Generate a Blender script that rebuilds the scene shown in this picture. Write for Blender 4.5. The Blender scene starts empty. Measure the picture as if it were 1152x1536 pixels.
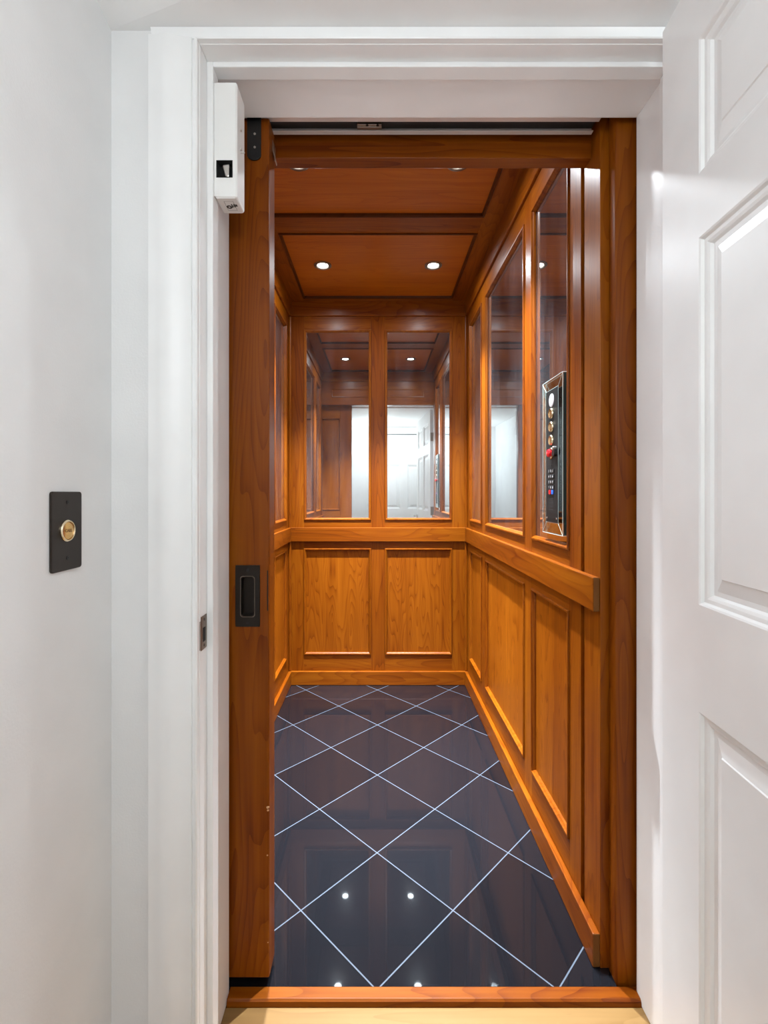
import bpy, bmesh, math, random
from mathutils import Vector, Matrix
random.seed(7)
R = math.radians
scene = bpy.context.scene
COL = scene.collection

# ------------------------------------------------------------------ camera, world, exposure
EYE = 1.18            # eye height above the cabin floor
FPX = 710.0           # focal length in pixels of the 1152 x 1536 frame
cam = bpy.data.cameras.new('camera')
cam.sensor_fit = 'VERTICAL'
cam.sensor_height = 36.0
cam.lens = FPX / 1536.0 * 36.0
cam.shift_x = 9.0 / 1536.0
cam.shift_y = -27.0 / 1536.0
cam.clip_start = 0.02
cam_ob = bpy.data.objects.new('camera', cam)
COL.objects.link(cam_ob)
cam_ob.location = (0, 0, EYE)
cam_ob.rotation_euler = (R(90), 0, 0)
scene.camera = cam_ob

world = bpy.data.worlds.new('world')
scene.world = world
world.use_nodes = True
world.node_tree.nodes['Background'].inputs['Color'].default_value = (0.9, 0.95, 1, 1)
world.node_tree.nodes['Background'].inputs['Strength'].default_value = 0.05

scene.view_settings.view_transform = 'Standard'
scene.view_settings.look = 'None'
scene.view_settings.gamma = 1.0
scene.view_settings.use_curve_mapping = False
scene.view_settings.exposure = 0.0
scene.cycles.sample_clamp_indirect = 4.0
scene.cycles.max_bounces = 16
scene.cycles.diffuse_bounces = 8
scene.cycles.glossy_bounces = 8
scene.cycles.transmission_bounces = 12

DOWNLIGHT_STRENGTH = 900.0        # glow of the lens itself
DOWNLIGHT_WATTS = 600.0            # focused beam below each lens
DOWNLIGHT_COLOR = (0.86, 0.94, 1.0)
FILL_STRENGTH = 77.0
FAR_STRENGTH = 60.0               # lamp beyond the open white door
LANDING_COLOR = (0.90, 0.975, 1.0)

# ------------------------------------------------------------------ helpers
class MB:
    """collects faces of one mesh (world coordinates)"""
    def __init__(self):
        self.v, self.f, self.m = [], [], []
    def add(self, verts, faces, mat=0):
        b = len(self.v)
        self.v += [tuple(p) for p in verts]
        for f in faces:
            self.f.append(tuple(b + i for i in f)); self.m.append(mat)
        return self
    def box(self, x0, x1, y0, y1, z0, z1, mat=0):
        p = [(x, y, z) for x in (x0, x1) for y in (y0, y1) for z in (z0, z1)]
        return self.add(p, [(0, 1, 3, 2), (4, 6, 7, 5), (0, 4, 5, 1), (2, 3, 7, 6), (0, 2, 6, 4), (1, 5, 7, 3)], mat)
    def mbox(self, mp, u0, u1, v0, v1, w0, w1, mat=0):
        p = [mp(u, v, w) for u in (u0, u1) for v in (v0, v1) for w in (w0, w1)]
        return self.add(p, [(0, 1, 3, 2), (4, 6, 7, 5), (0, 4, 5, 1), (2, 3, 7, 6), (0, 2, 6, 4), (1, 5, 7, 3)], mat)
    def rings(self, mp, u0, u1, v0, v1, prof, mat=0, closed=False, cap=False):
        """nested mitred rectangles: prof = [(inset, w), ...]"""
        loops = []
        vs = []
        for ins, w in prof:
            loops.append(len(vs))
            vs += [mp(u0 + ins, v0 + ins, w), mp(u1 - ins, v0 + ins, w), mp(u1 - ins, v1 - ins, w), mp(u0 + ins, v1 - ins, w)]
        fs = []
        seq = list(range(len(prof)))
        pairs = list(zip(seq, seq[1:])) + ([(seq[-1], 0)] if closed else [])
        for a, b in pairs:
            for k in range(4):
                n = (k + 1) % 4
                fs.append((loops[a] + k, loops[a] + n, loops[b] + n, loops[b] + k))
        if cap:
            fs.append(tuple(loops[-1] + k for k in range(4)))
        return self.add(vs, fs, mat)
    def prism(self, pts, fn, a, b, mat=0):
        """closed outline pts (p, q) swept from a to b; fn(p, q, t) -> xyz"""
        n = len(pts)
        vs = [fn(p, q, a) for p, q in pts] + [fn(p, q, b) for p, q in pts]
        fs = [(k, (k + 1) % n, n + (k + 1) % n, n + k) for k in range(n)]
        fs += [tuple(range(n))[::-1], tuple(range(n, 2 * n))]
        return self.add(vs, fs, mat)
    def lathe(self, c, axis, prof, seg=32, mat=0):
        """prof = [(radius, height along axis), ...] with radius 0 allowed at the ends"""
        ax = Vector(axis).normalized()
        t = Vector((0, 0, 1)) if abs(ax.z) < .9 else Vector((1, 0, 0))
        e1 = ax.cross(t).normalized(); e2 = ax.cross(e1)
        c = Vector(c)
        vs, loops = [], []
        for r, h in prof:
            if r <= 1e-7:
                loops.append([len(vs)]); vs.append(tuple(c + ax * h))
            else:
                loops.append([len(vs) + k for k in range(seg)])
                for k in range(seg):
                    a = 2 * math.pi * k / seg
                    vs.append(tuple(c + ax * h + e1 * (r * math.cos(a)) + e2 * (r * math.sin(a))))
        fs = []
        for A, B in zip(loops, loops[1:]):
            for k in range(seg):
                n = (k + 1) % seg
                if len(A) == 1 and len(B) == 1: continue
                if len(A) == 1: fs.append((A[0], B[n], B[k]))
                elif len(B) == 1: fs.append((A[k], A[n], B[0]))
                else: fs.append((A[k], A[n], B[n], B[k]))
        return self.add(vs, fs, mat)
    def rod(self, a, b, r, seg=12, mat=0):
        a, b = Vector(a), Vector(b)
        L = (b - a).length
        return self.lathe(a, b - a, [(0, 0), (r, 0), (r, L), (0, L)], seg, mat)
    def build(self, name, mats, parent=None, origin=None, local=False, bevel=0, smooth=False, seg=2):
        if parent is not None:
            off = Vector((0, 0, 0)) if local else world_of(parent)
        else:
            off = Vector(origin) if origin is not None else Vector((0, 0, 0))
        me = bpy.data.meshes.new(name)
        me.from_pydata([tuple(Vector(p) - off) for p in self.v], [], self.f)
        for i, m in enumerate(self.m): me.polygons[i].material_index = m
        bm = bmesh.new(); bm.from_mesh(me)
        bmesh.ops.recalc_face_normals(bm, faces=bm.faces[:])
        bm.to_mesh(me); bm.free()
        for m in (mats if isinstance(mats, (list, tuple)) else [mats]): me.materials.append(m)
        o = bpy.data.objects.new(name, me)
        COL.objects.link(o)
        if parent is not None: o.parent = parent
        else: o.location = off
        if bevel:
            b = o.modifiers.new('bevel', 'BEVEL'); b.width = bevel; b.segments = seg
            b.limit_method = 'ANGLE'; b.angle_limit = R(35); b.harden_normals = False
        if smooth:
            me.polygons.foreach_set('use_smooth', [True] * len(me.polygons))
            me.set_sharp_from_angle(angle=R(40))
        return o

def world_of(o):
    p = Vector((0, 0, 0))
    while o is not None:
        p += o.location; o = o.parent
    return p

def tag(o, label, cat, group=None, kind=None):
    o['label'] = label; o['category'] = cat
    if group: o['group'] = group
    if kind: o['kind'] = kind
    return o

def struct(o, label, cat): return tag(o, label, cat, None, 'structure')

def thing(name, loc, label, cat, group=None):
    o = bpy.data.objects.new(name, None); COL.objects.link(o)
    o.empty_display_size = .05; o.location = loc
    return tag(o, label, cat, group)

def text_mesh(name, s, size, mat, parent, mtx, depth=0.0003):
    """raised lettering as a real mesh; mtx maps text space (x right, y up, z out) to parent space"""
    cu = bpy.data.curves.new(name, 'FONT'); cu.body = s; cu.size = size
    cu.align_x = 'CENTER'; cu.align_y = 'CENTER'; cu.extrude = depth; cu.resolution_u = 3
    tmp = bpy.data.objects.new(name + '_src', cu); COL.objects.link(tmp)
    dg = bpy.context.evaluated_depsgraph_get()
    me = bpy.data.meshes.new_from_object(tmp.evaluated_get(dg))
    bpy.data.objects.remove(tmp); bpy.data.curves.remove(cu)
    me.transform(mtx)
    me.materials.clear(); me.materials.append(mat)
    o = bpy.data.objects.new(name, me); COL.objects.link(o); o.parent = parent
    return o

# ------------------------------------------------------------------ materials
def newmat(name):
    m = bpy.data.materials.new(name); m.use_nodes = True
    return m, m.node_tree, m.node_tree.nodes['Principled BSDF']

def simple(name, col, rough=.5, metal=0, spec=.5, bump=0, bscale=200, coat=0):
    m, nt, p = newmat(name)
    p.inputs['Base Color'].default_value = (*col, 1); p.inputs['Roughness'].default_value = rough
    p.inputs['Metallic'].default_value = metal; p.inputs['Specular IOR Level'].default_value = spec
    p.inputs['Coat Weight'].default_value = coat
    tc = nt.nodes.new('ShaderNodeTexCoord'); n = nt.nodes.new('ShaderNodeTexNoise')
    n.inputs['Scale'].default_value = bscale; n.inputs['Detail'].default_value = 3
    nt.links.new(tc.outputs['Object'], n.inputs['Vector'])
    if bump:
        b = nt.nodes.new('ShaderNodeBump'); b.inputs['Strength'].default_value = bump; b.inputs['Distance'].default_value = .001
        nt.links.new(n.outputs['Fac'], b.inputs['Height']); nt.links.new(b.outputs['Normal'], p.inputs['Normal'])
    # slight tonal mottle
    mx = nt.nodes.new('ShaderNodeMix'); mx.data_type = 'RGBA'
    mx.inputs[6].default_value = (*[c * .94 for c in col], 1); mx.inputs[7].default_value = (*[min(1, c * 1.05) for c in col], 1)
    n2 = nt.nodes.new('ShaderNodeTexNoise'); n2.inputs['Scale'].default_value = 9
    nt.links.new(tc.outputs['Object'], n2.inputs['Vector'])
    nt.links.new(n2.outputs['Fac'], mx.inputs[0]); nt.links.new(mx.outputs[2], p.inputs['Base Color'])
    return m

def wood(name, axis, dark, mid, light, rough=.36, coat=.08, figure=1.0, ring=(8, .9)):
    m, nt, p = newmat(name)
    N, L = nt.nodes.new, nt.links.new
    tc = N('ShaderNodeTexCoord'); oi = N('ShaderNodeObjectInfo')
    rnd = N('ShaderNodeVectorMath'); rnd.operation = 'SCALE'; rnd.inputs[0].default_value = (7.3, 5.1, 9.7)
    L(oi.outputs['Random'], rnd.inputs['Scale'])
    add = N('ShaderNodeVectorMath'); add.operation = 'ADD'
    L(tc.outputs['Object'], add.inputs[0]); L(rnd.outputs[0], add.inputs[1])
    def scaled(sc, sg):
        mp = N('ShaderNodeMapping'); s = [sc] * 3; s['xyz'.index(axis)] = sg
        mp.inputs['Scale'].default_value = s; L(add.outputs[0], mp.inputs['Vector']); return mp.outputs[0]
    def noise(vec, detail=2, dist=0):
        n = N('ShaderNodeTexNoise'); n.inputs['Scale'].default_value = 1; n.inputs['Detail'].default_value = detail
        n.inputs['Distortion'].default_value = dist; L(vec, n.inputs['Vector']); return n.outputs['Fac']
    def math_(op, a, b=None):
        k = N('ShaderNodeMath'); k.operation = op
        for i, x in enumerate((a, b)):
            if x is None: continue
            if isinstance(x, (int, float)): k.inputs[i].default_value = x
            else: L(x, k.inputs[i])
        return k.outputs[0]
    n1 = noise(scaled(*ring), 1.5, .15)
    ring = math_('FRACT', math_('MULTIPLY', n1, 20.0))
    ring = math_('POWER', ring, 3.5)
    n2 = noise(scaled(150, 4), 3)
    n3 = noise(scaled(3.5, .8), 2)
    n4 = noise(scaled(30, 1.2), 2)
    v = math_('ADD', math_('MULTIPLY', n3, .55), math_('MULTIPLY', n4, .35))
    v = math_('ADD', v, math_('MULTIPLY', n2, .25))
    v = math_('SUBTRACT', v, math_('MULTIPLY', ring, .15 * figure))
    cr = N('ShaderNodeValToRGB')
    e = cr.color_ramp.elements
    e[0].position = .28; e[0].color = (*dark, 1); e[1].position = .78; e[1].color = (*light, 1)
    k = e.new(.52); k.color = (*mid, 1)
    L(v, cr.inputs[0]); L(cr.outputs[0], p.inputs['Base Color'])
    p.inputs['Roughness'].default_value = rough
    p.inputs['Specular IOR Level'].default_value = .12
    p.inputs['Coat Weight'].default_value = coat; p.inputs['Coat Roughness'].default_value = .25
    b = N('ShaderNodeBump'); b.inputs['Strength'].default_value = .06; b.inputs['Distance'].default_value = .0006
    L(n2, b.inputs['Height']); L(b.outputs[0], p.inputs['Normal'])
    return m

CH = dict(dark=(.085, .0125, .0006), mid=(.172, .0390, .0012), light=(.255, .073, .0030))
WZ = wood('cherry_upright', 'z', **CH)
WX = wood('cherry_crosswise', 'x', **CH)
WY = wood('cherry_lengthwise', 'y', **CH)
PANEL = wood('cherry_panel', 'z', figure=1.7, ring=(11, 1.3), dark=(.130, .025, .0008), mid=(.205, .050, .0018), light=(.28, .078, .0036))
PANELX = wood('cherry_ceiling_panel', 'x', figure=.8, dark=(.17, .030, .0008), mid=(.27, .058, .0015), light=(.36, .095, .003))
WSHADE = wood('shaded_groove_cherry', 'x', dark=(.030, .006, .0006), mid=(.06, .013, .001), light=(.10, .024, .0015))  # groove shade round the ceiling panels, put into the molding colour
OAK = wood('oak_boards', 'x', dark=(.165, .088, .031), mid=(.215, .120, .043), light=(.26, .152, .060), rough=.35)
SHAFT = simple('dark_shaft', (.01, .009, .009), .9)
PAINT = simple('white_wall_paint', (.745, .745, .745), .6, bump=.35, bscale=240)
CEILP = simple('white_ceiling_paint', (.85, .85, .85), .7)
TRIMW = simple('white_gloss_trim', (.82, .82, .82), .33)
PLASTIC = simple('white_powder_coat', (.78, .775, .76), .35)
ORB = simple('oil_rubbed_bronze', (.030, .022, .017), .33, .6)
ORB2 = simple('worn_bronze', (.20, .165, .13), .32, .9)
BLACK = simple('black_metal', (.006, .006, .006), .4, .2)
BRASS = simple('brass', (.72, .44, .16), .25, 1)
BRASSL = simple('bright_brass', (.80, .68, .48), .22, 1)
STEEL = simple('satin_steel', (.55, .53, .50), .3, 1)
ALU = simple('aluminium', (.72, .68, .66), .4, .3)
NICKEL = simple('nickel', (.45, .40, .34), .3, 1)
DARKPLATE = simple('dark_plate', (.009, .0085, .008), .5, spec=.15)
INK = simple('dark_ink', (.05, .045, .04), .7)
ENGR = simple('engraved_brown', (.19, .085, .02), .6)
WHITEINK = simple('white_ink', (.75, .75, .75), .6)
RED = simple('red_plastic', (.72, .012, .02), .18, coat=.5)
BLUE = simple('blue_plastic', (.02, .12, .62), .3)
GREY = simple('pale_disc', (.60, .58, .62), .3, .4)
RUBBER = simple('key_rubber', (.006, .006, .007), .45)
HOLE = simple('dark_hole', (.004, .004, .004), .9)
ENDGRAIN = simple('end_grain', (.13, .05, .012), .6, spec=.1, bump=.4, bscale=400)
TEAL = simple('glass_edge_teal', (.004, .035, .045), .08)
GEDGE = simple('ground_glass_edge', (.55, .68, .66), .3)

def granite():
    m, nt, p = newmat('black_granite_tiles')
    N, L = nt.nodes.new, nt.links.new
    tc = N('ShaderNodeTexCoord'); sep = N('ShaderNodeSeparateXYZ'); L(tc.outputs['Object'], sep.inputs[0])
    def M(op, a, b=None, c=None):
        k = N('ShaderNodeMath'); k.operation = op
        for i, x in enumerate((a, b, c)):
            if x is None: continue
            if isinstance(x, (int, float)): k.inputs[i].default_value = x
            else: L(x, k.inputs[i])
        return k.outputs[0]
    S = .3048; r2 = math.sqrt(2)
    x = M('ADD', sep.outputs[0], .003); y = M('SUBTRACT', sep.outputs[1], 1.5567)
    u = M('DIVIDE', M('ADD', x, y), r2 * S); v = M('DIVIDE', M('SUBTRACT', x, y), r2 * S)
    def line(t):
        f = M('ABSOLUTE', M('SUBTRACT', t, M('ROUND', t)))
        return M('LESS_THAN', f, .0017 / S)
    g = M('MAXIMUM', line(u), line(v))
    n = N('ShaderNodeTexNoise'); n.inputs['Scale'].default_value = 420; n.inputs['Detail'].default_value = 4
    L(tc.outputs['Object'], n.inputs['Vector'])
    cr = N('ShaderNodeValToRGB'); e = cr.color_ramp.elements
    e[0].position = .45; e[0].color = (.004, .004, .005, 1); e[1].position = .80; e[1].color = (.015, .018, .025, 1)
    L(n.outputs['Fac'], cr.inputs[0])
    # each tile slightly different
    wn = N('ShaderNodeTexWhiteNoise'); wn.noise_dimensions = '2D'
    cb = N('ShaderNodeCombineXYZ'); L(M('FLOOR', u), cb.inputs[0]); L(M('FLOOR', v), cb.inputs[1]); L(cb.outputs[0], wn.inputs['Vector'])
    hs = N('ShaderNodeHueSaturation'); L(cr.outputs[0], hs.inputs['Color']); L(M('ADD', M('MULTIPLY', wn.outputs['Value'], .5), .75), hs.inputs['Value'])
    mx = N('ShaderNodeMix'); mx.data_type = 'RGBA'; L(g, mx.inputs[0]); L(hs.outputs[0], mx.inputs[6]); mx.inputs[7].default_value = (.072, .088, .115, 1)
    L(mx.outputs[2], p.inputs['Base Color'])
    L(M('ADD', M('MULTIPLY', g, .4), .13), p.inputs['Roughness'])
    p.inputs['Specular IOR Level'].default_value = .18
    L(M('MULTIPLY', M('SUBTRACT', 1.0, g), .7), p.inputs['Coat Weight']); p.inputs['Coat Roughness'].default_value = .025
    b = N('ShaderNodeBump'); b.inputs['Strength'].default_value = .5; b.inputs['Distance'].default_value = .0008; b.invert = True
    L(g, b.inputs['Height']); L(b.outputs[0], p.inputs['Normal'])
    return m
GRANITE = granite()

def mirror():
    m, nt, p = newmat('smoky_mirror')
    N, L = nt.nodes.new, nt.links.new
    p.inputs['Metallic'].default_value = 1; p.inputs['Roughness'].default_value = .0
    p.inputs['Base Color'].default_value = (.73, .765, .775, 1)
    d = N('ShaderNodeBsdfPrincipled'); d.inputs['Base Color'].default_value = (.62, .66, .74, 1); d.inputs['Roughness'].default_value = .45
    tc = N('ShaderNodeTexCoord'); mp = N('ShaderNodeMapping'); mp.inputs['Scale'].default_value = (14, 14, 1.6)
    L(tc.outputs['Object'], mp.inputs[0])
    n = N('ShaderNodeTexNoise'); n.inputs['Scale'].default_value = 1; n.inputs['Detail'].default_value = 4; L(mp.outputs[0], n.inputs['Vector'])
    mr = N('ShaderNodeMapRange'); mr.inputs['From Min'].default_value = .35; mr.inputs['From Max'].default_value = .75
    mr.inputs['To Min'].default_value = .010; mr.inputs['To Max'].default_value = .045
    L(n.outputs['Fac'], mr.inputs[0])
    s = N('ShaderNodeMixShader'); L(mr.outputs[0], s.inputs[0]); L(p.outputs[0], s.inputs[1]); L(d.outputs[0], s.inputs[2])
    L(s.outputs[0], nt.nodes['Material Output'].inputs[0])
    return m
MIRROR = mirror()

def glass():
    m, nt, p = newmat('clear_plate_glass')
    p.inputs['Base Color'].default_value = (.86, .96, .94, 1); p.inputs['Roughness'].default_value = 0
    p.inputs['Transmission Weight'].default_value = 1; p.inputs['IOR'].default_value = 1.35
    return m
GLASS = glass()

def emit(name, col, s):
    m, nt, p = newmat(name)
    p.inputs['Base Color'].default_value = (.8, .8, .8, 1)
    p.inputs['Emission Color'].default_value = (*col, 1); p.inputs['Emission Strength'].default_value = s
    return m
LED = emit('cool_led_lens', DOWNLIGHT_COLOR, DOWNLIGHT_STRENGTH)
FILL_LAMP = emit('fill_pendant_glow', LANDING_COLOR, FILL_STRENGTH)

# ================================================================== STRUCTURE: landing
YF, YB = .941, 1.125              # landing face and shaft face of the front wall
JL, JR, JZ = -.354, .614, 2.074   # clear opening of the jamb
CEIL = 2.101
XL, XR, YBACK = -.53, 1.30, -.78
LZ = -.0145                       # landing floor

mb = MB(); mb.box(XL - .1, XR + .1, YBACK - .1, 1.10, LZ - .05, LZ)
struct(mb.build('floor', OAK), 'pale oak boards of the landing floor in front of the threshold', 'floor')

# low ceiling: flat wedge along the front wall, then a gently rising slope behind the fold
def fold_y(x): return .941 - .337 * (x + .535)
sl = math.tan(R(11)); SW = .13      # short slope beside the fold, then level again
pz = lambda x, y: CEIL + min(SW, max(0, fold_y(x) - y)) * sl
mb = MB()
a, b = XL - .05, XR + .05
mb.add([(a, YF + .01, CEIL), (b, YF + .01, CEIL), (b, fold_y(b), CEIL), (a, fold_y(a), CEIL)], [(0, 1, 2, 3)])
mb.add([(a, fold_y(a), CEIL), (b, fold_y(b), CEIL), (b, fold_y(b) - SW, CEIL + SW * sl), (a, fold_y(a) - SW, CEIL + SW * sl)], [(0, 1, 2, 3)])
mb.add([(a, fold_y(a) - SW, CEIL + SW * sl), (b, fold_y(b) - SW, CEIL + SW * sl), (b, YBACK - .05, CEIL + SW * sl), (a, YBACK - .05, CEIL + SW * sl)], [(0, 1, 2, 3)])
mb.box(a, b, YBACK - .05, YF, 2.30, 2.32)
struct(mb.build('ceiling', CEILP), 'low white landing ceiling with a faint slanting fold', 'ceiling')

mb = MB(); mb.box(XL - .08, XL, YBACK, 1.125, LZ, 2.3)
struct(mb.build('wall_left', PAINT), 'white painted landing wall left of the lift doorway', 'wall')
mb = MB(); mb.box(XR, XR + .08, YBACK, 1.125, LZ, 2.3)
struct(mb.build('wall_right', PAINT), 'white painted landing wall hidden behind the open white door', 'wall')
mb = MB()
mb.box(XL, JL - .02, YF, YB, LZ, 2.3); mb.box(JR + .02, XR, YF, YB, LZ, 2.3); mb.box(JL - .02, JR + .02, YF, YB, JZ + .02, 2.3)
struct(mb.build('wall_front', PAINT), 'white wall around the lift doorway', 'wall')

# door frame: jamb boards, stops, casing
mb = MB()
mb.box(JL - .02, JL, YF, YB, LZ, JZ + .02); mb.box(JR, JR + .02, YF, YB, LZ, JZ + .02); mb.box(JL, JR, YF, YB, JZ, JZ + .02)
frame = struct(mb.build('trim_1', TRIMW, bevel=.001), 'white painted door frame with moulded casing around the lift opening', 'door frame')
mb = MB()
mb.box(JL, JL + .013, .978, 1.010, LZ, JZ); mb.box(JR - .013, JR, .978, 1.010, LZ, JZ); mb.box(JL + .013, JR - .013, .978, 1.010, JZ - .011, JZ)
mb.build('door_stop', TRIMW, frame, bevel=.0015)
prof = [(.001, 0), (.001, .011), (.0035, .0135), (.0065, .013), (.008, .009), (.011, .009), (.0125, .0125), (.024, .0125), (.036, .0145),
        (.046, .0185), (.058, .0205), (.072, .0205), (.078, .018), (.094, .018), (.0945, 0)]
mb = MB(); mb.prism(prof, lambda p, q, t: (JL - p, YF - q, t), LZ, 2.077); mb.build('casing', TRIMW, frame, smooth=True)
mb = MB(); mb.prism(prof, lambda p, q, t: (JR + p, YF - q, t), LZ, 2.077); mb.build('casing', TRIMW, frame, smooth=True)
hp = [(.001, 0), (.001, .011), (.0035, .0125), (.006, .010), (.0075, .0015), (.0265, .0085), (.0265, 0)]
mb = MB(); mb.prism(hp, lambda p, q, t: (t, YF - q, JZ + p), JL - .0945, JR + .0945); mb.build('head_casing', TRIMW, frame, smooth=True)

# strike plate with a curved lip
mb = MB()
z0, z1, yc = .862, .930, .957
mb.box(JL - .001, JL + .0016, yc - .012, yc + .018, z0 + .004, z1 + .004)
lip = [(0, 0), (-.004, -.006), (-.0105, -.0115), (-.0105, -.0132), (-.003, -.0085), (.0016, 0)]
mb.prism([(yc - .012 + q * 1.0, p) for p, q in lip], lambda p, q, t: (JL + q, p, t), z0 + .006, z1 - .004)
sp = mb.build('strike_plate', ORB2, frame, bevel=.0012)
sp['label'] = 'bronze strike plate'
mb = MB(); mb.box(JL + .001, JL + .0021, yc - .004, yc + .009, z0 + .020, z1 - .020); mb.build('latch_hole', HOLE, sp)
for dz in (.010, -.004):
    mb = MB(); mb.lathe((JL + .0016, yc + .003, (z0 + .002 if dz > 0 else z1) + dz), (1, 0, 0), [(0, .001), (.0025, .001), (.003, 0)], 12)
    mb.build('screw', ORB, sp)

# threshold
mb = MB()
tp = [(1.1015, -.0135), (1.1035, -.004), (1.1075, 0), (1.134, 0), (1.134, -.02), (1.1015, -.02)]
mb.prism(tp, lambda p, q, t: (t, p, q), JL + .001, JR + .004)
struct(mb.build('trim_2', WX, bevel=.001), 'rounded cherry wood threshold strip across the doorway', 'threshold')

# back wall of the landing with a white six panel door
D3X, D3W, D3H = .364, .762, 2.02
mb = MB()
hx0, hx1 = D3X - D3W / 2 - .02, D3X + D3W / 2 + .02
mb.box(XL, hx0, YBACK - .1, YBACK, LZ, 2.3); mb.box(hx1, XR, YBACK - .1, YBACK, LZ, 2.3); mb.box(hx0, hx1, YBACK - .1, YBACK, D3H + .02, 2.3)
struct(mb.build('wall_back', PAINT), 'white landing wall seen only in the mirrors', 'wall')
mb = MB()
cprof = [(0, 0), (0, .010), (.006, .014), (.012, .011), (.05, .014), (.062, .02), (.085, .02), (.085, 0)]
zt = D3H + .006
mb.prism(cprof, lambda p, q, t: (hx0 + .01 - p, YBACK + q, t), LZ, zt + .085)
mb.prism(cprof, lambda p, q, t: (hx1 - .01 + p, YBACK + q, t), LZ, zt + .085)
mb.prism(cprof, lambda p, q, t: (t, YBACK + q, zt + p), hx0 + .01, hx1 - .01)
mb.box(hx0, hx0 + .015, YBACK - .1, YBACK, LZ, zt); mb.box(hx1 - .015, hx1, YBACK - .1, YBACK, LZ, zt); mb.box(hx0, hx1, YBACK - .1, YBACK, zt, zt + .014)
struct(mb.build('trim_3', TRIMW), 'white casing around the closed white door reflected in the mirrors', 'door frame')

# landing baseboards
mb = MB(); bp = [(0, 0), (.014, 0), (.014, .095), (.008, .11), (0, .115)]
mb.prism(bp, lambda p, q, t: (XL + p, t, LZ + q), YBACK, YF)
struct(mb.build('baseboard_left', TRIMW), 'white baseboard under the landing wall left of the doorway', 'baseboard')

# ------------------------------------------------------------------ six panel doors
PAN = [(0, 0), (.003, -.0015), (.006, -.006), (.012, -.0065), (.0165, -.0085), (.020, -.013), (.028, -.013), (.050, -.0065), (.0515, -.0045)]
def six_panel(root_name, W, H, T, rows, stile, mull):
    """local frame: u along x from hinge edge, thickness along y (0..T), z up"""
    mb = MB()
    mb.box(0, stile, 0, T, 0, H); mb.box(W - stile, W, 0, T, 0, H)
    zs = [0] + [z for r in rows for z in r] + [H]
    for a, b in zip(zs[0::2], zs[1::2]): mb.box(stile, W - stile, 0, T, a, b)
    pw = (W - 2 * stile - mull) / 2
    cols = [(stile, stile + pw), (W - stile - pw, W - stile)]
    for a, b in rows: mb.box(stile + pw, W - stile - pw, 0, T, a, b)
    root = mb.build(root_name, TRIMW)
    for a, b in rows:
        for c, d in cols:
            pm = MB()
            pm.rings(lambda u, v, w: (u, -w, v), c, d, a, b, PAN, cap=True)
            pm.rings(lambda u, v, w: (u, T + w, v), c, d, a, b, PAN, cap=True)
            pm.build('panel', TRIMW, root, local=True)
    return root

# open white door: hinge edge nearest the opening, leaf coming towards the viewer
rows2 = [(.24, .822), (1.002, 1.620), (1.727, 1.955)]
d2 = six_panel('door_1', .93, 2.078, .035, rows2, .1145, .10)
TH = 4.0
# local x -> (-sin, -cos), local y (thickness) -> away from the opening (+x)
ux, uy = -math.sin(R(TH)), -math.cos(R(TH))
d2.matrix_world = Matrix(((ux, -uy, 0, .5485), (uy, ux, 0, .912), (0, 0, 1, LZ + .006), (0, 0, 0, 1)))
struct(d2, 'white six panel door standing open at the right of the doorway', 'door')
def lever(root, u, z, side, T, mat, name='door_handle'):
    s = -1 if side < 0 else 1
    y0 = 0 if side < 0 else T
    m = MB()
    m.lathe((u, y0, z), (0, s, 0), [(0, 0), (.026, 0), (.026, .006), (.02, .01), (.009, .012), (.009, .045), (0, .045)], 24)
    m.rod((u, y0 + s * .04, z), (u - .105, y0 + s * .042, z), .007)
    return m.build(name, mat, root, local=True, smooth=True)
lever(d2, .87, .92, -1, .035, STEEL); lever(d2, .87, .92, 1, .035, STEEL)
m = MB(); m.rod((.90, .036, 1.83), (.90, .085, 1.83), .004); m.lathe((.90, .035, 1.83), (0, 1, 0), [(0, 0), (.013, 0), (.013, .004), (0, .005)], 16)
m.rod((.90, .085, 1.83), (.90, .09, 1.855), .004)
m.build('coat_hook', STEEL, d2, local=True)
for hz in (.26, 1.01, 1.79):
    m = MB()
    m.rod((-.004, .040, hz - .045), (-.004, .040, hz + .045), .0065)
    m.box(-.0012, .0002, .004, .036, hz - .045, hz + .045)
    m.rod((-.004, .040, hz + .045), (-.004, .040, hz + .051), .0045)
    m.build('hinge', NICKEL, d2, local=True)

d3 = six_panel('door_2', D3W, D3H - LZ - .012, .035, [(.22, .80), (.98, 1.60), (1.69, 1.90)], .11, .10)
d3.location = (D3X - D3W / 2, YBACK - .045, LZ + .006)
d3.rotation_euler = (0, 0, 0)
struct(d3, 'closed white six panel door reflected in the right back mirror', 'door')
lever(d3, .70, .93, 1, .035, STEEL)

# landing lamps: added unseen fill pendant behind the viewer, another beyond the open door
def hung_lamp(x, y, label, mat, drop):
    lz = pz(x, y); q = lz - drop
    lamp = thing('ceiling_lamp', (x, y, lz), label, 'ceiling lamp')
    m = MB(); m.lathe((x, y, lz + .002), (0, 0, -1), [(0, 0), (.055, 0), (.055, .014), (.04, .022), (.008, .024), (.008, drop + .004), (0, drop + .004)], 32); m.build('lamp_base', NICKEL, lamp, smooth=True)
    m = MB(); m.lathe((x, y, q), (0, 0, -1), [(0, 0), (.03, .003), (.058, .02), (.072, .048), (.076, .075), (.072, .102), (.055, .13), (.028, .146), (0, .15)], 40); m.build('lamp_shade', mat, lamp, smooth=True)
LAMP2 = emit('far_lamp_glass', LANDING_COLOR, FAR_STRENGTH)
hung_lamp(.02, -.40, 'added unseen fill light, a round white glowing pendant behind the viewer', FILL_LAMP, .27)
hung_lamp(1.04, -.44, 'round white glowing lamp close under the landing ceiling beyond the open white door', LAMP2, .05)

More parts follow.
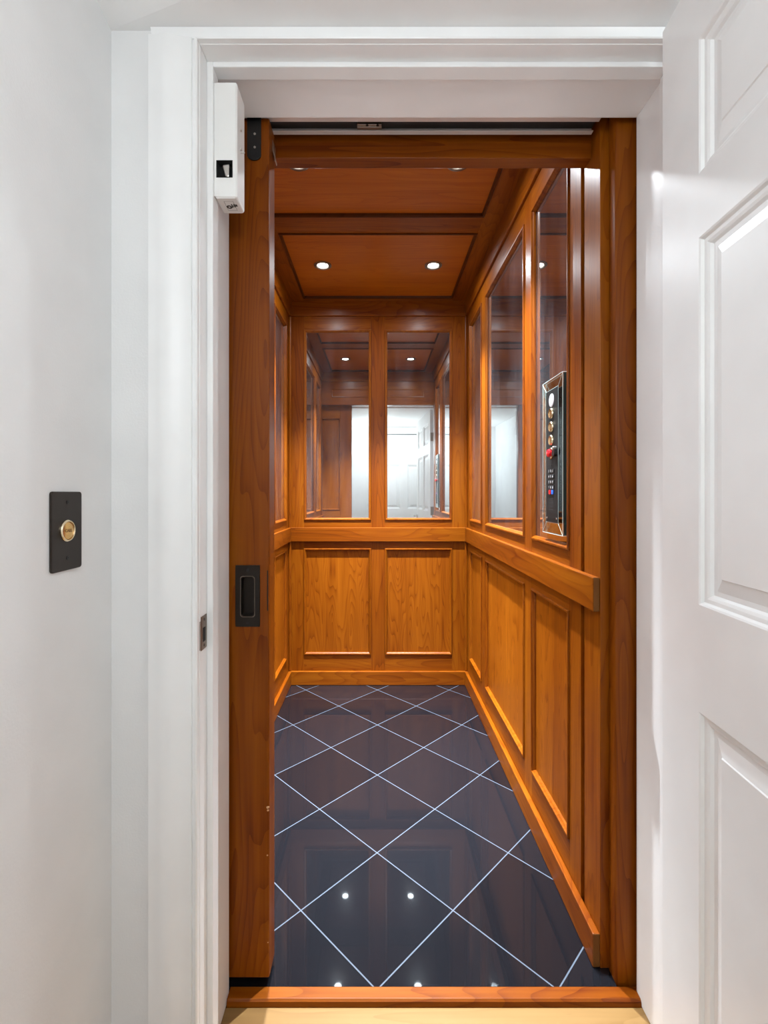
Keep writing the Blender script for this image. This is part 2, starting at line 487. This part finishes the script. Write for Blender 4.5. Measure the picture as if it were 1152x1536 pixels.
# ================================================================== STRUCTURE: lift cabin
SX, BY = .553, 2.935          # side wall stile face, back wall stile face
CZ = 2.368                    # cabin ceiling
CY0 = 1.178                   # front edge of the cabin
mR = lambda u, v, w: (SX - w, u, v)
mL = lambda u, v, w: (-SX + w, u, v)
mBk = lambda u, v, w: (u, BY - w, v)
OPEN_Y = [(2.52, 2.846), (1.785, 2.43), (1.366, 1.70)]
OPEN_X = [(-.459, -.043), (.043, .459)]
LOW, UP = (.183, .843), (1.017, 2.198)
REC = .010
# mitred bead round each panel: rises above the stile, rolls down to the panel
BEAD = [(0, 0), (0, .0035), (.002, .006), (.005, .0065), (.008, .005), (.0095, .001), (.012, -.001), (.0145, -.005), (.015, -REC), (0, -REC)]

def panelled(name, mp, ua, ub, opens, frame_mats):
    """stiles (slot 0, upright grain) and rails (slot 1) around the openings; backing behind"""
    lo, hi = min(ua, ub), max(ua, ub)
    mb = MB()
    ops = sorted(opens)
    edges = [lo] + [e for o in ops for e in o] + [hi]
    for a, b in zip(edges[0::2], edges[1::2]): mb.mbox(mp, a, b, 0, CZ + .02, -.03, 0, 0)
    for a, b in ops:
        for v0, v1 in ((0, LOW[0]), (LOW[1], UP[0]), (UP[1], CZ + .02)): mb.mbox(mp, a, b, v0, v1, -.03, 0, 1)
    mb.mbox(mp, lo, hi, 0, CZ + .02, -.05, -.03, 0)
    return mb.build(name, frame_mats, bevel=.0006)

def low_panels(root, mp, opens):
    for a, b in opens:
        m = MB(); m.mbox(mp, a, b, LOW[0], LOW[1], -.0295, -REC)
        pn = m.build('panel', PANEL, root)
        m = MB(); m.rings(mp, a, b, LOW[0], LOW[1], BEAD, closed=True); m.build('molding', WZ, pn, smooth=True)

wr = panelled('wall_right_cabin', mR, 1.290, BY, OPEN_Y, [WZ, WY]); wr.name = 'wall_cabin_right'
struct(wr, 'panelled cherry wall on the right side of the cabin', 'wall'); low_panels(wr, mR, OPEN_Y)
wl = panelled('wall_cabin_left', mL, 1.290, BY, OPEN_Y, [WZ, WY])
struct(wl, 'panelled cherry wall on the left side of the cabin behind the sliding door', 'wall'); low_panels(wl, mL, OPEN_Y)
wb = panelled('wall_cabin_back', mBk, -SX - .03, SX + .03, OPEN_X, [WZ, WX])
struct(wb, 'panelled cherry back wall of the cabin', 'wall'); low_panels(wb, mBk, OPEN_X)
for s in (-1, 1):
    m = MB(); m.box(min(s * (SX - .016), s * SX), max(s * (SX - .016), s * SX), BY - .013, BY, .085, 2.28)
    m.build('corner_bead', WZ, wb, bevel=.005)

# cabin front: header with a recessed transom panel, and the two flush posts
mF = lambda u, v, w: (u, 1.266 + w, v)
m = MB()
m.box(-SX, SX, 1.226, 1.265, 2.05, CZ + .02)
wf = m.build('wall_cabin_front', WX, bevel=.001)
struct(wf, 'cherry header beam over the cabin entrance', 'header')
m = MB(); m.rings(mF, -.452, .452, 2.1245, 2.2045, [(0, 0), (0, .004), (.003, .0055), (.007, .004), (.009, 0), (0, 0)], closed=True); m.build('molding', WX, wf, smooth=True)
for s, nm in ((1, 'right'), (-1, 'left')):
    m = MB()
    m.box(min(s * SX, s * (SX + .024)), max(s * SX, s * (SX + .024)), CY0, 1.2685, .0, CZ)
    m.box(min(s * (SX + .008), s * (SX + .03)), max(s * (SX + .008), s * (SX + .03)), 1.2685, 1.290, 0, CZ)
    struct(m.build('trim_%d' % (4 if s > 0 else 5), WZ, bevel=.0012), 'narrow cherry post at the %s front edge of the cabin' % nm, 'post')
# closing post on the right of the doorway
m = MB()
cp = [(.574, 1.176), (.574, 1.149), (.5755, 1.1462), (.578, 1.145), (.70, 1.145), (.70, 1.176)]
m.prism(cp, lambda p, q, t: (p, q, t), -.02, 2.20)
post = struct(m.build('trim_6', WZ, smooth=True), 'tall rounded cherry closing post between the cabin and the white jamb', 'post')

# rails and baseboards (long trim boards), end grain shown at the front
RAIL = (.886, .972); RP = .0165; BP = .0185
def board(name, mp, u0, u1, v0, v1, w, mats, label, cat):
    m = MB(); m.mbox(mp, u0, u1, v0, v1, 0, w)
    o = m.build(name, mats, bevel=.0025)
    for p in o.data.polygons:
        if abs(p.normal.y) > .9 and len(mats) > 1: p.material_index = 1
    return struct(o, label, cat)
board('trim_7', mR, CY0 + .002, BY - RP, *RAIL, RP, [WY, ENDGRAIN], 'cherry chair rail along the right cabin wall with cut end', 'chair rail')
board('trim_8', mL, CY0 + .002, BY - RP, *RAIL, RP, [WY, ENDGRAIN], 'cherry chair rail along the left cabin wall', 'chair rail')
board('trim_9', mBk, -SX, SX, *RAIL, RP, [WX], 'cherry chair rail across the back cabin wall', 'chair rail')
board('baseboard_cabin_right', mR, CY0, BY - BP, .001, .085, BP, [WY, ENDGRAIN], 'cherry baseboard along the right cabin wall', 'baseboard')
board('baseboard_cabin_left', mL, CY0, BY - BP, .001, .085, BP, [WY, ENDGRAIN], 'cherry baseboard along the left cabin wall', 'baseboard')
board('baseboard_cabin_back', mBk, -SX, SX, .001, .085, BP, [WX], 'cherry baseboard across the back cabin wall', 'baseboard')

# crown boards
CR = [(0, 2.281), (.009, 2.281), (.0115, 2.284), (.021, CZ), (0, CZ)]
for nm, mp, u0, u1, mt, lb in (('trim_10', mR, 1.266, BY, WY, 'right'), ('trim_11', mL, 1.266, BY, WY, 'left'), ('trim_12', mBk, -SX, SX, WX, 'back')):
    m = MB(); m.prism(CR, lambda p, q, t: mp(t, q, p), u0, u1)
    struct(m.build(nm, mt), 'cherry crown board at the top of the %s cabin wall' % lb, 'crown')
m = MB(); m.prism(CR, lambda p, q, t: (t, 1.266 + p, q), -SX, SX)
struct(m.build('trim_13', WX), 'cherry crown board above the cabin entrance', 'crown')

# cabin ceiling: frame boards and two recessed panels
mC = lambda u, v, w: (u, v, CZ - w)
CP_Y = [(1.316, 2.028), (2.157, 2.869)]; CPX = .455
m = MB()
m.box(-SX - .02, -CPX, 1.2, BY + .02, CZ, CZ + .03, 0); m.box(CPX, SX + .02, 1.2, BY + .02, CZ, CZ + .03, 0)
for a, b in ((1.2, CP_Y[0][0]), (CP_Y[0][1], CP_Y[1][0]), (CP_Y[1][1], BY + .02)): m.box(-CPX, CPX, a, b, CZ, CZ + .03, 1)
m.box(-SX - .02, SX + .02, 1.2, BY + .02, CZ + .03, CZ + .05, 0)
cc = struct(m.build('ceiling_cabin', [WY, WX], bevel=.0006), 'cherry cabin ceiling with two framed panels', 'ceiling')
CB = [(0, 0), (0, .004), (.002, .006), (.006, .006), (.009, .003), (.0105, -.004), (.0125, -.0078), (0, -.0078)]
for a, b in CP_Y:
    m = MB(); m.box(-CPX, CPX, a, b, CZ + .008, CZ + .0295); pn = m.build('panel', PANELX, cc)
    m = MB(); m.rings(mC, -CPX, CPX, a, b, CB, closed=True); m.build('molding', WSHADE, pn, smooth=True)

m = MB(); m.box(-SX - .02, SX + .02, 1.134, BY + .02, -.03, 0)
struct(m.build('floor_cabin', GRANITE), 'polished black granite tiles laid diagonally with pale grout', 'floor')

# dark lift shaft outside the cabin
m = MB()
m.box(-1.45, -1.42, 1.125, 1.30, -.1, 2.5); m.box(-1.45, -SX - .05, 1.29, 1.31, -.1, 2.5); m.box(.72, .74, 1.125, 1.30, -.1, 2.5)
m.box(SX + .05, .74, 1.29, 1.31, -.1, 2.5); m.box(-1.45, .74, 1.125, 1.31, 2.42, 2.45); m.box(-1.45, .74, 1.10, 1.31, -.12, -.06)
m.box(-1.45, -.374, 1.1255, 1.13, -.1, 2.45)
struct(m.build('wall_shaft', SHAFT), 'dark lift shaft wall above the sliding door track', 'wall')

# ================================================================== sliding wooden door
dx1, dx0, dy0, dy1, dz0, dz1 = -.262, -1.20, 1.140, 1.200, .014, 2.086
def pocketed_stile(dst, b, p, bev):
    """the closing stile with the pocket of the flush pull cut into it, added to dst"""
    o = MB().box(*b).build('stile', WZ); c = MB().box(*p).build('pocket', WZ)
    bv = o.modifiers.new('bevel', 'BEVEL'); bv.width = bev; bv.segments = 2
    md = o.modifiers.new('pocket', 'BOOLEAN'); md.object = c; md.operation = 'DIFFERENCE'; md.solver = 'EXACT'
    bpy.context.view_layer.update()
    me = bpy.data.meshes.new_from_object(o.evaluated_get(bpy.context.evaluated_depsgraph_get()))
    dst.add([v.co for v in me.vertices], [tuple(f.vertices) for f in me.polygons], 0)
    bpy.data.objects.remove(o); bpy.data.objects.remove(c); bpy.data.meshes.remove(me)
m = MB()
pocketed_stile(m, (dx1 - .115, dx1, dy0, dy1, dz0, dz1), (-.3285, -.2975, dy0 - .01, dy0 + .016, .8865, .981), .003)
m.box(dx0, dx0 + .115, dy0, dy1, dz0, dz1, 0)
for a, b in ((dz0, .20), (.90, 1.02), (1.93, dz1)): m.box(dx0 + .115, dx1 - .115, dy0, dy1, a, b, 1)
sd = m.build('door_3', [WZ, WX], origin=(dx1, 1.17, dz0), bevel=.0006)
struct(sd, 'cherry sliding cabin door half drawn across the left of the opening', 'door')
for a, b in ((.20, .90), (1.02, 1.93)):
    m = MB(); m.box(dx0 + .115, dx1 - .115, dy0 + .012, dy1 - .012, a, b)
    pn = m.build('panel', PANEL, sd)
    for mp in (lambda u, v, w: (u, dy0 - w, v), lambda u, v, w: (u, dy1 + w, v)):
        m = MB(); m.rings(mp, dx0 + .115, dx1 - .115, a, b, [(0, 0), (.003, .004), (.007, .003), (.012, -.006), (.012, -.012), (0, -.012)], closed=True)
        m.build('molding', WZ, pn, smooth=True)
# flush pull
px0, px1, pz0, pz1 = -.343, -.284, .861, 1.0085
mD = lambda u, v, w: (u, dy0 - w, v)
m = MB()
m.rings(mD, px0, px1, pz0, pz1, [(0, 0), (0, .0022), (.001, .003), (.0145, .003)])
def rrect(u0, u1, v0, v1, r, n=5):
    pts = []
    for cx, cz, a0 in ((u1 - r, v0 + r, -90), (u1 - r, v1 - r, 0), (u0 + r, v1 - r, 90), (u0 + r, v0 + r, 180)):
        for k in range(n + 1):
            a = R(a0 + 90 * k / n); pts.append((cx + r * math.cos(a), cz + r * math.sin(a)))
    return pts
m = MB()
cu0, cu1, cv0, cv1 = px0 + .014, px1 - .013, pz0 + .025, pz1 - .027
inner = rrect(cu0, cu1, cv0, cv1, .007)
outer = []
for u, v in inner:
    du = (u - (cu0 + cu1) / 2) / ((cu1 - cu0) / 2); dv = (v - (cv0 + cv1) / 2) / ((cv1 - cv0) / 2)
    k = max(abs(du), abs(dv)); outer.append(((px0 + px1) / 2 + du / k * (px1 - px0) / 2, (pz0 + pz1) / 2 + dv / k * (pz1 - pz0) / 2))
def tube_rings(m, loops, cap=True):
    n = len(loops[0]); vs = [p for l in loops for p in l]
    fs = [(i * n + k, i * n + (k + 1) % n, (i + 1) * n + (k + 1) % n, (i + 1) * n + k) for i in range(len(loops) - 1) for k in range(n)]
    if cap: fs.append(tuple((len(loops) - 1) * n + k for k in range(n)))
    m.add(vs, fs)
tube_rings(m, [[mD(u, v, .0003) for u, v in outer], [mD(u, v, .003) for u, v in outer], [mD(u, v, .003) for u, v in inner]], False)
PULL = simple('dark_pull_bronze', (.014, .010, .007), .3, .3, spec=.3)
fp = m.build('flush_pull', PULL, sd, bevel=.0005); fp['label'] = 'dark bronze flush pull'
m = MB()
def scl(pts, k):
    cx, cz = (cu0 + cu1) / 2, (cv0 + cv1) / 2
    return [(u + (cx - u) * 0 + (k if u < cx else -k), v + (k if v < cz else -k)) for u, v in pts]
tube_rings(m, [[mD(u, v, .003) for u, v in scl(inner, -.0012)], [mD(u, v, .0048) for u, v in scl(inner, -.0002)], [mD(u, v, .0045) for u, v in scl(inner, .0012)],
               [mD(u, v, -.0135) for u, v in scl(inner, .0022)]], True)
m.build('finger_cup', PULL, fp, smooth=True)
m = MB()
for k in (0,):
    tube_rings(m, [[mD(u, v, .0031) for u, v in scl(inner, -.0022)], [mD(u, v, .0052) for u, v in scl(inner, -.0016)], [mD(u, v, .0052) for u, v in scl(inner, -.0004)], [mD(u, v, .0031) for u, v in scl(inner, .0002)]], False)
m.build('cup_rim', ORB2, fp, smooth=True)
for zz in (pz0 + .010, pz1 - .011):
    m = MB(); m.lathe(((px0 + px1) / 2, dy0 - .003, zz), (0, -1, 0), [(.0035, -.001), (.0035, .0006), (.002, .001), (0, .0006)], 12); m.build('screw', BLACK, fp)
# mortise slot for the edge pull
m = MB(); m.box(dx1 - .0052, dx1 - .0025, dy0 - .0007, dy0 + .001, .899, .996); m.build('edge_slot', HOLE, sd)
# chips of worn varnish on the edge
CHIP = simple('raw_chip', (.50, .27, .13), .7)
m = MB()
for zz, h, dd in ((.425, .014, 0), (.418, .010, 0), (.31, .008, 0), (.10, .006, 0)):
    m.lathe((dx1 - .003 - random.random() * .002, dy0 + .001, zz), (0, -1, 0), [(0, .0016), (h * .22, .0015), (h * .3, -.001)], 8)
m.build('varnish_chip', CHIP, sd)
# hanger bracket at the top of the door
m = MB()
bx0, bx1, bz0, bz1 = -.3145, -.281, 1.982, 2.10
r = (bx1 - bx0) / 2; cx = (bx0 + bx1) / 2
pts = [(bx1, bz1), (bx0, bz1)] + [(cx - r * math.cos(R(t)), bz0 + r * .75 - r * .75 * math.sin(R(t))) for t in range(0, 181, 15)]
m.prism(pts, lambda p, q, t: (p, t, q), dy0 - .0045, dy0 - .0002)
hb = m.build('hanger_bracket', BLACK, sd, bevel=.0006); hb['label'] = 'black hanger strap'
for zz in (2.012, 2.044):
    m = MB(); m.lathe((cx + .002, dy0 - .0045, zz), (0, -1, 0), [(.003, 0), (.0026, .001), (0, .0016)], 12); m.build('screw', STEEL, hb)
# small bent guide on the door edge near the top
m = MB()
m.prism([(dx1 + .0002, 2.060), (dx1 + .004, 2.050), (dx1 + .0045, 2.030), (dx1 + .008, 2.008), (dx1 + .0065, 2.006), (dx1 + .0025, 2.026), (dx1 + .0002, 2.030)], lambda p, q, t: (p, t, q), 1.172, 1.192)
m.build('edge_guide', NICKEL, sd)

# sliding track over the door
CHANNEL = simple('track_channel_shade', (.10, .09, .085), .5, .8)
trk = thing('door_track', (.0, 1.18, 2.098), 'aluminium sliding track above the cabin doorway', 'track')
m = MB()
for a, b in ((1.152, 1.168), (1.197, 1.208)): m.box(-1.25, .545, a, b, 2.098, 2.101)
m.box(-1.25, .545, 1.150, 1.1525, 2.098, 2.128); m.box(-1.25, .545, 1.2075, 1.210, 2.098, 2.128); m.build('rail', ALU, trk, bevel=.0008)
m = MB(); m.box(-1.25, .545, 1.153, 1.207, 2.112, 2.115); m.build('channel', CHANNEL, trk)
m = MB(); m.box(-.052, .009, 1.176, 1.1935, 2.098, 2.108); m.box(-.052, .009, 1.1815, 1.1845, 2.096, 2.0985)
cg = m.build('roller_carriage', NICKEL, trk, bevel=.001)
for xx in (-.027, -.001):
    m = MB(); m.lathe((xx, 1.179, 2.0985), (0, 0, -1), [(.0035, -.001), (.0035, .0012), (0, .0014)], 10); m.build('bolt', BLACK, cg)

# ================================================================== mirrors
def mirror_thing(mp, a, b, label, grp):
    c = mp((a + b) / 2, UP[0], -REC)
    t = thing('wall_mirror', c, label, 'mirror', grp)
    m = MB(); m.mbox(mp, a + .001, b - .001, UP[0] + .001, UP[1] - .001, -.0185, -REC - .0005); m.build('mirror_glass', MIRROR, t)
    m = MB(); m.rings(mp, a + .0002, b - .0002, UP[0] + .0002, UP[1] - .0002, BEAD, closed=True); m.build('mirror_frame', WZ, t, smooth=True)
mirror_thing(mBk, *OPEN_X[0], 'tall framed mirror on the back cabin wall reflecting the sliding door, left of the pair', 'cabin wall mirrors')
mirror_thing(mBk, *OPEN_X[1], 'tall framed mirror on the back cabin wall reflecting a white panel door', 'cabin wall mirrors')
for (a, b), lb in zip(OPEN_Y, ('narrow framed mirror on the right cabin wall nearest the back corner', 'wide framed middle mirror on the right cabin wall',
                               'narrow framed mirror on the right cabin wall behind the button panel')):
    mirror_thing(mR, a, b, lb, 'cabin wall mirrors')
for (a, b), lb in zip(OPEN_Y, ('narrow framed mirror on the left cabin wall beside the back corner',
                               'wide middle mirror on the left cabin wall, seen only in reflections',
                               'narrow front mirror on the left cabin wall, hidden behind the sliding door')):
    mirror_thing(mL, a, b, lb, 'cabin wall mirrors')

# ================================================================== downlights
for x, y, lb in ((-.289, 2.474, 'recessed round ceiling spotlight at the back left of the cabin'), (.289, 2.474, 'recessed round ceiling spotlight at the back right of the cabin'),
                 (-.289, 1.704, 'recessed round ceiling spotlight at the front left, half hidden by the header'), (.289, 1.704, 'recessed round ceiling spotlight at the front right, half hidden by the header')):
    zc = CZ + .008
    t = thing('downlight', (x, y, zc), lb, 'ceiling light', 'cabin ceiling spotlights')
    m = MB(); m.lathe((x, y, zc), (0, 0, -1), [(.045, 0), (.045, .004), (.042, .0065), (.032, .007), (.0272, .004), (.0242, .0002)], 40); m.build('trim_ring', ORB2, t, smooth=True)
    m = MB(); m.lathe((x, y, zc), (0, 0, -1), [(.024, .0006), (.02, .0016), (.01, .0022), (0, .0024)], 32); m.build('lens', LED, t, smooth=True)
    sp_ = bpy.data.lights.new('downlight_beam', 'SPOT'); sp_.energy = DOWNLIGHT_WATTS; sp_.color = DOWNLIGHT_COLOR
    sp_.spot_size = R(70); sp_.spot_blend = 1.0; sp_.shadow_soft_size = .016
    so = bpy.data.objects.new('downlight_beam', sp_); COL.objects.link(so); so.parent = t; so.location = (0, 0, -.026)

# ================================================================== control panel on the right mirror
GX = SX + REC + .0004             # mirror surface
cpn = thing('control_panel', (GX, 1.487, 1.055), 'black lift control panel with red knob and glass edge on the right mirror', 'control panel')
gy0, gy1, gz0, gz1 = 1.403, 1.574, 1.055, 1.543
mG = lambda u, v, w: (GX - w, u, v)
IN = .036; HF, HB = .0165, .0157
m = MB()
iy0, iy1, iz0, iz1 = 1.436, 1.537, 1.090, 1.509
def ring4(y0, y1, z0, z1, w): return [mG(y0, z0, w), mG(y1, z0, w), mG(y1, z1, w), mG(y0, z1, w)]
tube_rings(m, [ring4(gy0, gy1, gz0, gz1, .0012), ring4(gy0, gy1, gz0, gz1, HB), ring4(iy0, iy1, iz0, iz1, HF)], True)
m.add(ring4(gy0, gy1, gz0, gz1, .0012), [(0, 1, 2, 3)])
gp = m.build('glass_plate', GLASS, cpn)
# ground arrises of the glass
m = MB()
def seg(a, b, r=.0009): m.rod(a, b, r, 6)
o4, b4, i4 = ring4(gy0, gy1, gz0, gz1, HB), ring4(gy0, gy1, gz0, gz1, .0014), ring4(iy0, iy1, iz0, iz1, HF)
for k in range(4):
    n = (k + 1) % 4
    seg(o4[k], o4[n], .0004 if k == 1 else .0007); seg(i4[k], i4[n], .0006); seg(o4[k], i4[k], .0006)
seg(b4[0], b4[3], .0011); seg(o4[0], b4[0], .0009); seg(o4[3], b4[3], .0009)
ge = m.build('ground_edge', GEDGE, gp); ge['label'] = 'pale ground glass edges'
m = MB(); m.mbox(mG, gy0 - .0004, gy0 + .0002, gz0 + .002, gz1 - .002, .003, HB - .002); m.build('side_edge', TEAL, gp)
# black face plate and its fittings
m = MB(); m.mbox(mG, iy0 + .001, iy1 - .001, iz0 + .001, iz1 - .001, HF - .001, HF + .0015)
face = m.build('face_plate', DARKPLATE, cpn, bevel=.0005)
fw = HF + .0015
yc = 1.487
def disc(name, z, r, prof, mat, parent=cpn, y=yc):
    m = MB(); m.lathe(mG(y, z, fw), (-1, 0, 0), prof, 28); return m.build(name, mat, parent, smooth=True)
disc('indicator_disc', 1.474, .023, [(.021, -.0005), (.021, .001), (.0185, .0018), (0, .002)], GREY)
tm = lambda y, z, w: Matrix(((0, 0, -1, GX - w - cpn.location.x), (-1, 0, 0, y - cpn.location.y), (0, 1, 0, z - cpn.location.z), (0, 0, 0, 1)))
for z, ch in ((1.433, '3'), (1.391, '2'), (1.349, '1')):
    bt = disc('floor_button', z, .018, [(.0128, .0005), (.0123, .0045), (.010, .0052), (0, .0054)], BRASS)
    disc('button_ring', z, .019, [(.0165, -.0005), (.0165, .004), (.0152, .0056), (.0134, .0056), (.013, .0005)], BRASSL, bt)
    t_ = text_mesh('numeral', ch, .014, ENGR, bt, tm(yc, z, fw + .0055), .0002)
zk = 1.308
kb = disc('stop_knob', zk, .02, [(.008, 0), (.008, .004), (.0122, .0055), (.0128, .009), (.0115, .0125), (.007, .0145), (0, .015)], RED)
kb['label'] = 'red stop knob'
ksb = disc('switch_body', zk - .001, .01, [(.012, -.0004), (.012, .006), (.010, .008), (0, .008)], BLACK, cpn, 1.455)
disc('knob_ring', zk, .02, [(.0185, -.0005), (.0185, .003), (.0165, .0045), (.0145, .004), (.0145, 0)], BRASSL, kb)
disc('switch_cap', zk + .013, .008, [(.006, -.0004), (.006, .009), (.0045, .0105), (0, .0105)], STEEL, cpn, 1.452)
disc('pin_hole', 1.270, .003, [(.0026, -.0003), (.0026, .0003), (0, .0003)], HOLE)
chars = ['1', '2', '3', '4', '5', '6', '7', '8', '9', '*', '0', '#']
for i, ch in enumerate(chars):
    r_, c_ = divmod(i, 3)
    ky, kz = yc + .016 - .016 * c_, 1.252 - .0172 * r_
    m = MB(); m.mbox(mG, ky - .006, ky + .006, kz - .006, kz + .006, fw - .0003, fw + .0025)
    kk = m.build('keypad_key', RUBBER, cpn, bevel=.001)
    text_mesh('key_mark', ch, .0095, WHITEINK, kk, tm(ky + .001, kz, fw + .0026), .0001)
for dy, mt, lb in ((.012, RED, 'red keypad key'), (-.010, BLUE, 'blue keypad key')):
    m = MB(); m.mbox(mG, yc + dy - .0075, yc + dy + .0075, 1.179, 1.192, fw - .0003, fw + .0028)
    k_ = m.build('colored_key', mt, cpn, bevel=.001); k_['label'] = lb
m = MB()
for k in range(5):
    zz = 1.165 - k * .0085; hw = (.010, .016, .018, .016, .010)[k]
    m.mbox(mG, yc - hw, yc + hw, zz - .0013, zz + .0013, fw - .0003, fw + .0003)
m.build('speaker_slot', HOLE, face)
for dy in (-.041, .041):
    for zz in (1.104,):
        disc('screw', zz, .003, [(.003, -.0003), (.0028, .0008), (0, .001)], STEEL, face, yc + dy)

# ================================================================== lock box on the jamb
bx0, bx1, by0, by1, bz0, bz1 = JL + .0133, -.2936, .985, 1.040, 1.7967, 2.0387
lb_ = thing('door_lock_box', (bx0, 1.01, bz0), 'white door lock box fixed high on the left jamb', 'lock box')
# housing with a window: built from slabs round the hole
wx0, wx1, wz0, wz1 = -.346, -.3225, 1.8675, 1.9035
def Px(px, Y): return (px - 567) * Y / FPX
wx0, wx1 = Px(325, by0), Px(348.5, by0)
wz0, wz1 = EYE + (741 - 266) * by0 / FPX, EYE + (741 - 241) * by0 / FPX
m = MB()
rr = .006
out = rrect(bx0 - .0, bx1, bz0, bz1, rr, 4)
# outer shell: front rounded lip then sides to the back
fr_i = [(max(min(u, bx1 - .003), bx0 + .0), min(max(v, bz0 + .003), bz1 - .003)) for u, v in out]
n = len(out)
def hole_match(u, v):
    cx, cz = (bx0 + bx1) / 2, (wz0 + wz1) / 2
    return u, v
mm = lambda u, v, w: (u, by0 + w, v)
loops = [[mm(u, v, by1 - by0) for u, v in out], [mm(u, v, .003) for u, v in out], [mm(u, v, .0008) for u, v in scl2] if False else [mm(u, v, .0) for u, v in fr_i]]
tube_rings(m, loops[:3], False)
# front face frame around the window
for u0, u1, v0, v1 in ((bx0, bx1 - .003, bz0 + .003, wz0), (bx0, bx1 - .003, wz1, bz1 - .003), (bx0, wx0, wz0, wz1), (wx1, bx1 - .003, wz0, wz1)):
    m.add([mm(u0, v0, 0), mm(u1, v0, 0), mm(u1, v1, 0), mm(u0, v1, 0)], [(0, 1, 2, 3)])
m.rings(mm, wx0, wx1, wz0, wz1, [(0, 0), (0, .020)], cap=True)
m.add([mm(u, v, by1 - by0) for u, v in out], [tuple(range(n))])
hs = m.build('housing', PLASTIC, lb_)
m = MB(); m.rings(mm, wx0, wx1, wz0, wz1, [(-.0008, -.0004), (.0006, -.0004), (.0006, .0185)], cap=True); lw = m.build('latch_window', HOLE, lb_)
# the cam roller behind the window
m = MB()
rc = ((wx0 + wx1) / 2 + .003, by0 + .010, (wz0 + wz1) / 2)
prof = [(rc[0] - .0095, rc[2] + .013), (rc[0] + .006, rc[2] + .015), (rc[0] + .0055, rc[2] - .014), (rc[0] - .003, rc[2] - .013)]
m.prism(prof, lambda p, q, t: (p, t, q), by0 + .004, by0 + .013)
m.build('latch_cam', STEEL, lb_, bevel=.003)
m = MB(); m.rod((bx1 - .001, 1.012, EYE + (741 - 229) * 1.012 / FPX), (bx1 + .0085, 1.012, EYE + (741 - 229) * 1.012 / FPX), .0016); m.build('contact_pin', STEEL, lb_)
for zz in (195, 224):
    m = MB(); m.lathe((bx1, 1.012, EYE + (741 - zz) * 1.012 / FPX), (1, 0, 0), [(.0035, 0), (.003, .0014), (0, .002)], 12); m.build('screw', STEEL, lb_)
# small maker's mark on the underside
m = MB()
qx0, qx1, qy0, qy1, qz = Px(335, .995), Px(354, 1.018), .997, 1.029, bz0 - .0002
mq = lambda u, v, w: (u, v, qz - w)
m.rings(mq, qx0, qx1, qy0, qy1, [(0, 0), (.0006, 0)])
m.lathe((qx0 + .006, (qy0 + qy1) / 2 + .004, qz), (0, 0, -1), [(.0022, .0001), (.0062, .0001)], 14)
for u0, u1, v0, v1 in ((.012, .0145, .010, .022), (.015, .0165, .014, .019), (.017, .0195, .009, .021), (.020, .0245, .011, .018)):
    m.mbox(mq, qx0 + u0, qx0 + u1, qy0 + v0, qy0 + v1, 0, .0002)
mk = m.build('maker_mark', INK, hs)

# ================================================================== call button plate on the left wall
cz0, cz1, cy0, cy1 = 1.051, 1.184, .762, .840
cb = thing('call_button', (XL, .80, cz0), 'dark bronze wall plate with a round brass call button', 'call button')
mW = lambda u, v, w: (XL + w, u, v)
m = MB(); m.prism(rrect(cy0, cy1, cz0, cz1, .005, 4), lambda p, q, t: mW(p, q, t), .0002, .0045); m.build('wall_plate', ORB, cb, bevel=.0012)
c0 = mW(.800, 1.118, .0045)
m = MB(); m.lathe(c0, (1, 0, 0), [(.0145, -.0002), (.0145, .002), (.013, .0026), (0, .0028)], 36); bt = m.build('push_button', BRASS, cb, smooth=True); bt['label'] = 'brass call button'
m = MB(); m.lathe(c0, (1, 0, 0), [(.0185, -.0002), (.0185, .002), (.0172, .0034), (.0156, .0034), (.0148, .001)], 36); m.build('button_ring', BRASSL, bt, smooth=True)
text_mesh('lettering', 'CALL', .0078, ENGR, bt, Matrix(((0, 0, 1, .0075), (1, 0, 0, 0), (0, 1, 0, 1.118 - cz0), (0, 0, 0, 1))), .0002)
for zz in (cz0 + .021, cz1 - .018):
    m = MB(); m.lathe(mW(.801, zz, .0045), (1, 0, 0), [(.0034, -.0002), (.0032, .0008), (.0012, .0010), (.001, .0004), (0, .0004)], 12); m.build('screw', BLACK, cb)
